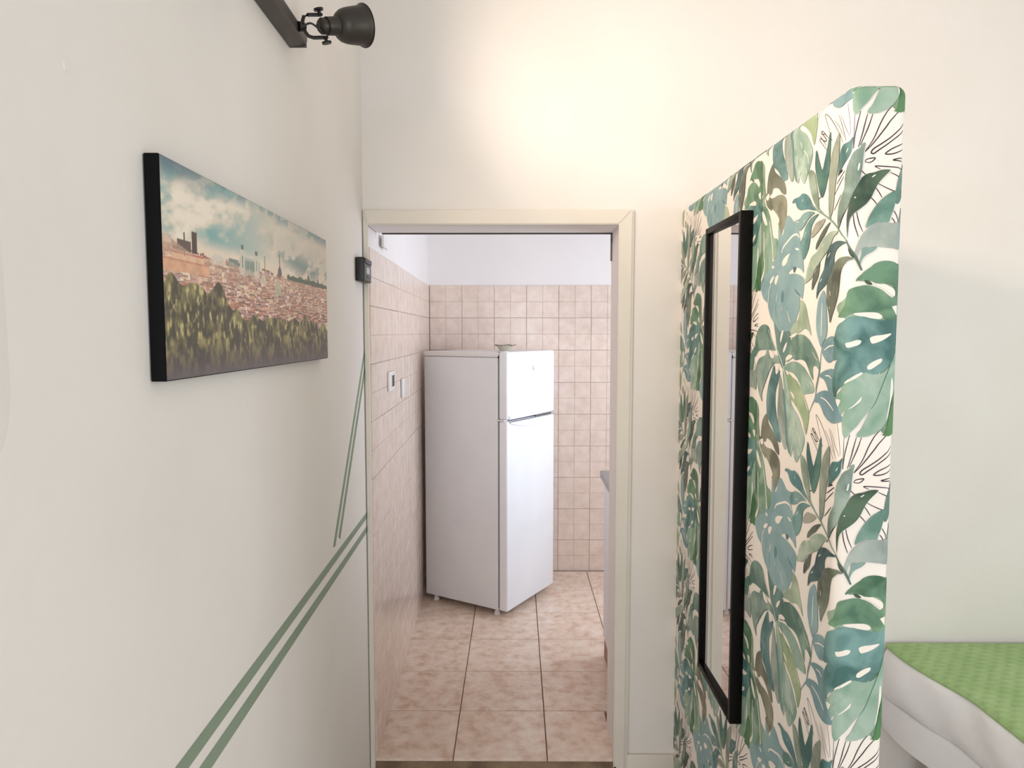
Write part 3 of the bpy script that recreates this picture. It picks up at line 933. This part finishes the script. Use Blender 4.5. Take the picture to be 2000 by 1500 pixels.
def paint_city(nx, ny):
    A, B = np.meshgrid(np.linspace(0, 1, nx), np.linspace(0, 1, ny))     # A along, B up
    asp = CW / CH
    X = A * asp
    c = lambda h: np.array(lin(h)[:3])
    mix = lambda a, b, t: a * (1 - t[..., None]) + b * t[..., None]
    sm = lambda e0, e1, x: (lambda t: t * t * (3 - 2 * t))(np.clip((x - e0) / (e1 - e0), 0, 1))
    # sky
    n1 = fbm(X * 2.6 + 3, B * 6.5 - X * 1.2, 11)
    n2 = fbm(X * 6 + 1, B * 14 - X * 2, 23)
    nn = .65 * n1 + .35 * n2
    img = mix(np.broadcast_to(c('e9d8c4'), A.shape + (3,)), c('d9cdbd'), sm(.6, 1, B) * sm(.3, 1, A))
    teal = np.clip(1.25 - A * 2.2, .12, 1) * sm(.63, .72, B)
    img = mix(img, c('5aa0a6'), teal * sm(.56, .40, nn))
    img = mix(img, c('86b3b0'), teal * sm(.64, .50, nn) * .55)
    img = mix(img, c('f2e8d8'), sm(.52, .66, nn) * sm(1, .3, A) * .9)
    band = np.exp(-((B - (.80 + .10 * np.sin(A * 5 + .5))) / .085) ** 2) * sm(.35, .7, A)
    img = mix(img, c('7d948f'), band * sm(.38, .56, n2) * .9)
    img = mix(img, c('5f8a90'), sm(.90, 1.0, B) * (.35 + .65 * sm(.45, .60, n2)) * .8)
    img = mix(img, c('4f6c7c'), sm(.86, 1.02, B) * sm(.30, 0, A) * .9)
    # far hill line and city
    r = random.Random(5)
    sky = .60 + .035 * (fbm(X * 5, X * 0 + 2, 41) - .5) + .045 * sm(.12, 0, A) - .02 * A
    img[B < sky] = c('a58474')
    def rect(a0, a1, b0, b1, h):
        msk = (A >= a0) & (A <= a1) & (B >= b0) & (B <= b1)
        img[msk] = c(h)
    pal = ['e8c9ae', 'dcae94', 'f0dcc6', 'cf9a82', 'bb7d6c', 'e8cfc0', 'a5857c', 'd6b8a8', 'f3e4d2', 'c8a8a0', 'b0939a', 'eccbb0']
    for row in range(15):
        b0 = .60 - row * .022
        for q in range(110):
            a0 = r.random()
            w = r.uniform(.005, .026) * (1 + row * .07)
            hh = r.uniform(.012, .035) * (1 + row * .05)
            top = b0 + r.uniform(-.01, .012)
            rect(a0, a0 + w, top - hh, top, r.choice(pal))
            rect(a0, a0 + w, top - .004, top + .004, r.choice(['8d5a4d', 'a86e5a', '6f5450', 'caa38c']))
            if r.random() < .7:
                for s in range(3):
                    rect(a0 + w * (.15 + .3 * s), a0 + w * (.25 + .3 * s), top - hh * .6, top - hh * .35, '6b4c48')
    # warm building on the left, dark tower, white monument, domes, spires
    rect(.0, .17, .50, .545, 'd99d74'); rect(.0, .17, .545, .56, 'c26f55'); rect(.03, .15, .56, .585, 'e2b48c'); rect(.03, .15, .585, .595, 'b8604c')
    rect(.0, .03, .62, .66, 'c9b8a6'); rect(.05, .10, .60, .655, '6b5750'); rect(.103, .122, .60, .705, '54443f')
    rect(.26, .31, .58, .625, '7f8c82'); rect(.315, .43, .56, .648, 'a3aea2'); rect(.325, .42, .63, .660, 'bcc2b4')
    for q in range(9):
        rect(.345 + q * .006, .348 + q * .006, .58, .642, '76837a')
    rect(.318, .344, .55, .695, 'cfccbb'); rect(.398, .424, .55, .685, 'cfccbb'); rect(.324, .338, .695, .722, '6f7068'); rect(.404, .418, .685, .712, '6f7068'); rect(.328, .333, .59, .66, '7d857b'); rect(.408, .413, .59, .655, '7d857b')
    def dome(a, b, ra, rb, h):
        msk = (((A - a) / ra) ** 2 + ((B - b) / rb) ** 2 < 1) & (B >= b)
        img[msk] = c(h)
    dome(.21, .575, .035, .055, 'd9cfc0'); dome(.565, .60, .016, .06, '7b7468'); dome(.55, .47, .022, .09, 'a9b49a'); dome(.806, .60, .014, .06, '6d766f'); dome(.90, .60, .009, .05, '6a7470'); dome(.45, .52, .02, .05, 'cfc0b0')
    for a, b, w in ((.462, .70, .002), (.565, .745, .0026), (.806, .70, .0025), (.90, .68, .002), (.075, .69, .002)):
        rect(a - w, a + w, .58, b, '5d5a52')
    tl = (A > .62) & (B < .612 + .02 * vnoise(X * 30, X * 0, 77)) & (B > .585)
    img[tl] = c('5f6d5c')
    haze = sm(.62, .40, B) * 0 + sm(.35, .62, B) * (B < sky)
    img = mix(img, c('e3c4ac'), haze * .30 + .10 * (B < sky))
    grain = fbm(X * 28, B * 28, 91, 3)
    img = img * (.80 + .40 * np.where(B < sky, grain, .5))[..., None]
    # trees
    edge = .31 + .14 * sm(.30, .22, A) - .05 * sm(.75, 1, A) + .05 * (fbm(X * 9, X * 0 + 5, 51) - .5) + .05 * np.sin(X * 23) * vnoise(X * 7, X * 0, 53)
    tr = B < edge
    t1 = fbm(X * 13, B * 13, 61)
    t2 = fbm(X * 34, B * 24, 71, 4)
    leaf = mix(np.broadcast_to(c('4d493e'), A.shape + (3,)), c('93895f'), sm(.40, .66, t1 * .5 + t2 * .5))
    leaf = mix(leaf, c('cdbf86'), sm(.60, .78, t2) * sm(.05, .28, B))
    leaf = mix(leaf, c('5c5256'), sm(.20, .0, B) * .8)
    img = mix(img, np.array([1., 1, 1]), tr * 0.0)
    img[tr] = leaf[tr]
    img = mix(img, c('6a6468'), (sm(.07, 0, B) * .6))
    return np.clip(img, 0, 1)


NX, NY = 560, 190
img = paint_city(NX, NY)
vs = [(CT + .0004, .0015 + (CW - .003) * i / (NX - 1), .0015 + (CH - .003) * j / (NY - 1)) for j in range(NY) for i in range(NX)]
fs = [(j * NX + i, j * NX + i + 1, (j + 1) * NX + i + 1, (j + 1) * NX + i) for j in range(NY - 1) for i in range(NX - 1)]
me = bpy.data.meshes.new('city_print')
me.from_pydata(vs, [], fs)
at = me.attributes.new('ca', 'FLOAT_COLOR', 'POINT')
rgba = np.ones((NX * NY, 4), dtype=np.float32)
rgba[:, :3] = img.reshape(-1, 3)
at.data.foreach_set('color', rgba.ravel())
me.materials.append(M['canvas_print'])
o = bpy.data.objects.new('city_print', me)
COL.objects.link(o)
o.parent = cv
o['label'] = 'printed view of rooftops, domes, trees and cloudy sky'

# ------------------------------------------------------------------ mirror on the partition
MY0, MY1, MZ0, MZ1, MT = 1.676, 1.985, 0.536, 1.768, 0.031
mi = thing('wall_mirror', 'tall narrow mirror in a black frame on the leafy partition', 'mirror', (PX0, MY0, MZ0))
# local: -x out of the wall, y along, z up
fw, H, W = .016, MZ1 - MZ0, MY1 - MY0
X0, X1 = -MT, -.0025
box('frame_side', (X0, 0, 0), (X1, fw, H), M['frame_black'], mi, .0012)
box('frame_side', (X0, W - fw, 0), (X1, W, H), M['frame_black'], mi, .0012)
box('frame_rail', (X0 + .0002, fw, 0), (X1, W - fw, fw), M['frame_black'], mi, .0012)
box('frame_rail', (X0 + .0002, fw, H - fw), (X1, W - fw, H), M['frame_black'], mi, .0012)
mg = box('mirror_glass', (-.002, -(W / 2 - fw + .001), fw - .002), (.002, W / 2 - fw + .001, H - fw + .002), M['mirror'], mi)
mg.location = (X0 + .013, W / 2, 0)
mg.rotation_euler = (0, 0, math.radians(.7))      # hangs a touch out of parallel
box('backing', (X0 + .0185, fw - .002, fw - .002), (X1 - .001, W - fw + .002, H - fw + .002), M['black'], mi)

# ------------------------------------------------------------------ thermostat
TY0, TY1, TZ0, TZ1, TD = 2.257, D - .018, 1.648, 1.723, 0.029
th = thing('wall_thermostat', 'small black thermostat on the left wall beside the doorway', 'thermostat', (xl(TY0), TY0, TZ0), (0, 0, math.atan2(-SL, 1)))
TW, TH = TY1 - TY0, TZ1 - TZ0
box('housing', (.0006, 0, 0), (TD, TW, TH), M['dark_plastic'], th, .004, 3)
box('face_panel', (TD - .001, .008, .006), (TD + .0012, TW - .012, TH * .72), M['dark_grey'], th, .0005)
box('display', (TD + .0008, .03, TH * .34), (TD + .0022, TW * .66, TH * .60), M['screen'], th)
box('button', (TD + .0008, .03, .011), (TD + .0028, TW - .03, .019), M['dark_plastic'], th, .0008)
box('visor', (TD - .001, .004, TH * .76), (TD + .003, TW - .006, TH - .003), M['dark_plastic'], th, .001)

# ------------------------------------------------------------------ spot rail with lamp heads
RY0, RY1, RZ = 0.35, 1.597, 2.104
tl = thing('spot_rail_lamp', 'dark metal rail with bell shaped spotlight high on the left wall', 'lamp', (xl(RY1), RY1, RZ), (0, 0, math.atan2(-SL, 1)))
RD, RH = .040, .030
prof = [(.0006, 0), (.004, -.001), (RD - .010, 0.001), (RD - .004, .004), (RD, .011), (RD, RH - .006), (RD - .006, RH), (.0006, RH)]
bm = add_prism(bmesh.new(), prof, RY0 - RY1, -.004, 'y')
link('rail', bm, M['rail'], tl, True)
box('rail_end_cap', (.0008, -.004, -.0016), (RD - .002, .0, RH - .002), M['rail'], tl, .0012)


def spot_head(pivot, axis, power, angle):
    a = Vector(axis).normalized()
    # frame: Z along the axis, X the knob direction (near vertical)
    up = Vector((0, 0, 1))
    x = (up - a * up.dot(a)).normalized()
    y = a.cross(x)
    Mx = Matrix(((x.x, y.x, a.x, pivot[0]), (x.y, y.y, a.y, pivot[1]), (x.z, y.z, a.z, pivot[2]), (0, 0, 0, 1)))
    inv = tl.matrix_basis.inverted()
    F = inv @ Mx

    def part_(name, bm, m, parent=tl, smooth=True):
        bmesh.ops.transform(bm, matrix=F, verts=bm.verts)
        return link(name, bm, m, parent, smooth)
    # socket plate on the rail
    bm = bmesh.new()
    add_lathe(bm, [(0, -.006), (.010, -.006), (.010, .002), (.006, .004), (.006, .010), (0, .010)], 20)
    part_('swivel', bm, M['bronze_rim'])
    # U yoke
    hw = .0225
    pts = [(hw, 0, .052), (hw, 0, .022), (hw * .85, 0, .012), (hw * .5, 0, .007), (0, 0, .006), (-hw * .5, 0, .007), (-hw * .85, 0, .012), (-hw, 0, .022), (-hw, 0, .052)]
    part_('yoke', add_tube(bmesh.new(), pts, .0022, 8, 1.8), M['bronze_rim'])
    # knobs
    for s in (1, -1):
        bm = add_lathe(bmesh.new(), [(0, 0), (.0062, 0), (.0062, .004), (.0036, .005), (.0036, .0095), (.0100, .0105), (.0100, .0145), (0, .0145)], 20,
                       Matrix.Translation((s * (hw - .002), 0, .050)) @ Matrix.Rotation(math.radians(90 * s), 4, 'Y'))
        part_('knob', bm, M['bronze_rim'])
    # cable
    cpts = catmull([(0, .004, .004), (.003, .010, .018), (-.006, .012, .030), (-.015, .008, .042), (-.010, .002, .052)], False, 5)
    part_('cable', add_tube(bmesh.new(), cpts, .0022, 8), M['dark_plastic'])
    # neck with ridges
    bm = add_lathe(bmesh.new(), [(0, .038), (.006, .038), (.007, .041), (.012, .042), (.0145, .045), (.0165, .047), (.0165, .052), (.0150, .053), (.0150, .058), (.0185, .059), (.0190, .083), (.0215, .087)], 32)
    part_('lamp_neck', bm, M['bronze'])
    # bell
    outer = [(.0200, .084), (.0240, .0860), (.0290, .0905), (.0330, .0965), (.0358, .1050), (.0375, .1150), (.0390, .1280), (.0402, .1400), (.0415, .1450), (.0438, .1485)]
    inner = [(r - .0012, h + .0004) for r, h in reversed(outer)]
    bm = add_lathe(bmesh.new(), outer + [(.0442, .1500), (.0432, .1500)] + inner, 48)
    sh = part_('shade', bm, M['bronze'])
    bm = add_lathe(bmesh.new(), [(.0430, .1484), (.0446, .1484), (.0450, .1500), (.0446, .1514), (.0430, .1514), (.0430, .1484)], 48)
    part_('rim', bm, M['bronze_rim'], sh)
    bm = add_lathe(bmesh.new(), [(.009, .086), (.012, .092), (.020, .102), (.024, .113), (.021, .122), (.012, .128), (0, .130)], 24)
    part_('bulb', bm, M['bulb'])
    c = Vector(pivot) + a * .139
    lo = spot_light('spot_bulb_light', c, a, power, angle, 1.0)
    return lo


spot_head((-0.447, 1.530, 2.120), (.739, .620, .265), 19, 92)
spot_head((-0.437, 1.080, 2.120), (.72, .60, -.34), 24, 125)  # unseen head, added to brighten the passage and the doorway wall
spot_head((-0.433, 0.770, 2.120), (.88, .40, .02), 30, 140)

# ------------------------------------------------------------------ refrigerator
FR = thing('refrigerator', 'white two door refrigerator turned in the kitchen corner', 'refrigerator', (-0.045, 3.612, 0), (0, 0, math.radians(59)))
FW, FDp, FH = .510, .535, 1.388
SPL = 1.036
# local: x along the door, y depth (0 = door front), z up
box('cabinet_body', (0.002, .060, .035), (FW - .002, FDp, FH - .030), M['white_enamel'], FR, .006, 3)
box('top_panel', (0, .052, FH - .029), (FW, FDp, FH - .002), M['white_plastic'], FR, .006, 3)
box('gasket', (.010, .0515, .045), (FW - .010, .0605, FH - .034), M['grey_gasket'], FR)


def fridge_door(name, z0, z1):
    return box(name, (0, 0, z0), (FW, .052, z1), M['white_door'], FR, .010, 4)


ud = fridge_door('freezer_door', SPL + .004, FH)
ld = fridge_door('fridge_door', .035, SPL - .004)
# grip lips: bowed mouldings above and below the joint
def bow(sign, depth, hmax, z):
    bm = bmesh.new()
    N = 28
    top = []
    for i in range(N + 1):
        t = i / N
        xx = .012 + (FW - .024) * t
        hgt = hmax * (math.sin(math.pi * (0.18 + 0.80 * t)) ** .8 if sign > 0 else math.sin(math.pi * min(1, t * 1.02)) ** .7) + .002
        top.append((xx, z + sign * hgt))
    base = [(.012 + (FW - .024) * (1 - i / N), z) for i in range(N + 1)]
    add_prism(bm, top + base, -depth, .004, 'y')
    es = [e for e in bm.edges if all(abs(v.co.y + depth) < 1e-6 for v in e.verts)]
    bmesh.ops.bevel(bm, geom=es, offset=depth * .6, segments=3, affect='EDGES')
    return bm


link('grip', bow(1, .008, .030, SPL + .006), M['white_door'], ud, True)
link('grip', bow(-1, .006, .036, SPL - .006), M['white_door'], ld, True)
box('grip_recess', (FW * .58, .0008, SPL - .0065), (FW * .93, .006, SPL + .006), M['dark_grey'], ud)
bm = bmesh.new()
add_box(bm, (.004, .018, FH - .001), (.050, .070, FH + .003), .001)
link('hinge', bm, M['white_plastic'], FR, True)
box('hinge', (-.002, .018, SPL - .004), (.035, .064, SPL + .004), M['white_plastic'], FR, .001)
box('hinge_gap', (.001, .0525, FH - .031), (.014, .0598, FH - .016), M['dark_plastic'], FR)
for fx, fy in ((.035, .085), (FW - .035, .085), (.035, FDp - .05), (FW - .035, FDp - .05)):
    bm = add_lathe(bmesh.new(), [(0, 0), (.016, 0), (.016, .012), (.012, .016), (.012, .040), (0, .040)], 20, Matrix.Translation((fx, fy, 0)))
    link('foot', bm, M['white_plastic'], FR, True)
# worn maker's mark: one stroke and a few faint dots
bm = add_box(bmesh.new(), (.262, -.0006, FH - .105), (.267, .0005, FH - .078))
add_box(bm, (.272, -.0006, FH - .103), (.274, .0005, FH - .088))
add_box(bm, (.280, -.0006, FH - .098), (.284, .0005, FH - .094))
add_box(bm, (.304, -.0006, FH - .094), (.307, .0005, FH - .090))
link('maker_mark', bm, M['logo'], ud)

# dish on the refrigerator
bw = thing('dish', 'small cream dish with dark wavy rim on top of the refrigerator', 'dish', (-0.063, 3.90, FH + .0))
def wob(k, a, r, h):
    if k in (4, 5, 6):
        s = 1 + .07 * math.cos(5 * a) + .05 * math.cos(3 * a + 1)
        return r * s, h + .0022 * math.cos(5 * a + .6)
    return r, h
bm = add_lathe(bmesh.new(), [(0, -.0015), (.028, -.0015), (.031, .004), (.038, .018), (.056, .029), (.052, .0295), (.034, .017), (.026, .006), (0, .005)], 40, None, lambda k, a, r, h: wob(k, a, r, h) if k in (4, 5) else (r, h))
link('bowl', bm, M['ceramic'], bw, True)
bm = add_lathe(bmesh.new(), [(.0545, .0283), (.0575, .0286), (.0585, .0305), (.0545, .0312), (.0515, .0300), (.0545, .0283)], 40, None, lambda k, a, r, h: (r * (1 + .07 * math.cos(5 * a) + .05 * math.cos(3 * a + 1)), h + .0022 * math.cos(5 * a + .6)))
link('glazed_rim', bm, M['ceramic_rim'], bw, True)

# broom handle between refrigerator and tiled wall
br = thing('broom', 'wooden broom handle wedged between refrigerator and tiled wall', 'broom', (-0.455, 4.16, 0))
bm = add_tube(bmesh.new(), [(0, 0, .13), (-.020, -.09, .6), (-.0475, -.20, 1.15), (-.0480, -.202, 1.165)], [.0095, .0095, .0095, .006], 12)
link('handle', bm, M['wood'], br, True)
bm = add_prism(bmesh.new(), [(-.035, 0.0), (.035, 0.0), (.018, .14), (-.018, .14)], -.06, .10, 'y')
link('bristles', bm, M['bristle'], br)

# ------------------------------------------------------------------ switch plates on the kitchen side wall
def plate(name, label, y0, y1, z0, z1, m, inner=None):
    t = thing(name, label, 'switch', (xk(y0), y0, z0), (0, 0, math.atan(.021)))
    w, h = y1 - y0, z1 - z0
    box('cover_plate', (.0008, 0, 0), (.010, w, h), m, t, .003)
    if inner:
        box('surround', (.0095, w * .28, h * .16), (.0125, w * .80, h * .86), M['white_plastic'], t, .001)
        box('rocker', (.012, w * .36, h * .22), (.0140, w * .72, h * .80), M['dark_plastic'], t, .001)
    return t


plate('light_switch', 'white switch plate with dark rocker on tiled kitchen wall', 2.735, 2.868, 1.258, 1.334, M['white_plastic'], True)
plate('blank_plate', 'plain white cover plate on tiles next to the refrigerator', 3.105, 3.185, 1.200, 1.284, M['white_enamel'])
plate('cable_cover', 'small white cover plate above the tiles inside the doorway', 2.640, 2.740, 1.798, 1.842, M['kitchen_white'])

# ------------------------------------------------------------------ kitchen base unit and worktop
cb = thing('base_cabinet', 'white kitchen base cabinet half hidden by the door jamb', 'cabinet', (0.40, 2.625, 0))
box('carcass', (.020, 0, .095), (.58, .57, .829), M['cabinet'], cb, .001)
d1 = box('door', (0, .003, .100), (.0185, .283, .826), M['cabinet'], cb, .002)
d2 = box('door', (0, .287, .100), (.0185, .567, .826), M['cabinet'], cb, .002)
for d_, yy in ((d1, .262), (d2, .308)):
    box('handle', (-.012, yy - .005, .68), (0, yy + .005, .78), M['white_plastic'], d_, .002)
box('plinth', (.006, 0, .0008), (.020, .57, .0945), M['plinth'], cb)
wt = tag(box('worktop', (0.381, 2.622, .830), (0.99, 3.205, .862), M['worktop'], None, .003), 'grey worktop resting on the white base cabinet', 'worktop')

# ------------------------------------------------------------------ bed
bd = thing('bed', 'low bed with white sheets and green quilted cover behind the partition', 'bed', (1.28, 0.45, FL))
BY1 = D - .02 - .45
def bx(y):       # left edge of the mattress, fuller towards the head
    t = min(max((y - 1.50) / .36, 0), 1)
    return .042 - .066 * t * t * (3 - 2 * t)


def slab(prof, x1, ny=44, fold=0.0):
    """profile [(dx, z)] swept along y with the left edge following bx()"""
    bm = bmesh.new()
    rows = []
    for i in range(ny + 1):
        y = BY1 * i / ny
        row = []
        for dx, z in prof:
            f = fold * (math.sin(y * 13 + z * 20) * math.sin(y * 5.3 + 1) + .7 * math.sin(y * 31 - z * 34) * math.sin(y * 3.1))
            row.append(bm.verts.new((bx(y) + dx + f, y, z)))
        row.append(bm.verts.new((x1, y, prof[-1][1])))
        row.append(bm.verts.new((x1, y, prof[0][1])))
        rows.append(row)
    n = len(rows[0])
    for a, b in zip(rows, rows[1:]):
        for k in range(n):
            bm.faces.new((a[k], a[(k + 1) % n], b[(k + 1) % n], b[k]))
    bm.faces.new(rows[0])
    bm.faces.new(rows[-1])
    return bm


# heights from the bedroom floor
zb0, zb1, zm1 = .275, .400, .568
link('base', slab([(.012, zb0), (.004, zb0 + .006), (.0, zb0 + .06), (.004, zb1 - .004), (.010, zb1)], 1.50, 44, .002), M['sheet'], bd, True)
link('mattress', slab([(.012, zb1 + .0005), (.002, zb1 + .008), (-.012, zb1 + .05), (-.012, zb1 + .10), (-.004, zm1 - .020), (.006, zm1 - .006), (.022, zm1)], 1.50, 90, .009), M['sheet'], bd, True)
link('quilted_cover', slab([(.006, zm1 - .004), (.004, zm1 + .003), (.010, zm1 + .009), (.030, zm1 + .011)], 1.50, 44, .003), M['cover'], bd, True)
for lx, ly in ((.10, .10), (1.40, .10), (.10, BY1 - .12), (1.40, BY1 - .12)):
    bm = add_lathe(bmesh.new(), [(0, 0), (.022, 0), (.028, .27), (.028, zb0 + .004), (0, zb0 + .004)], 20, Matrix.Translation((lx, ly, 0)))
    link('leg', bm, M['white_plastic'], bd, True)
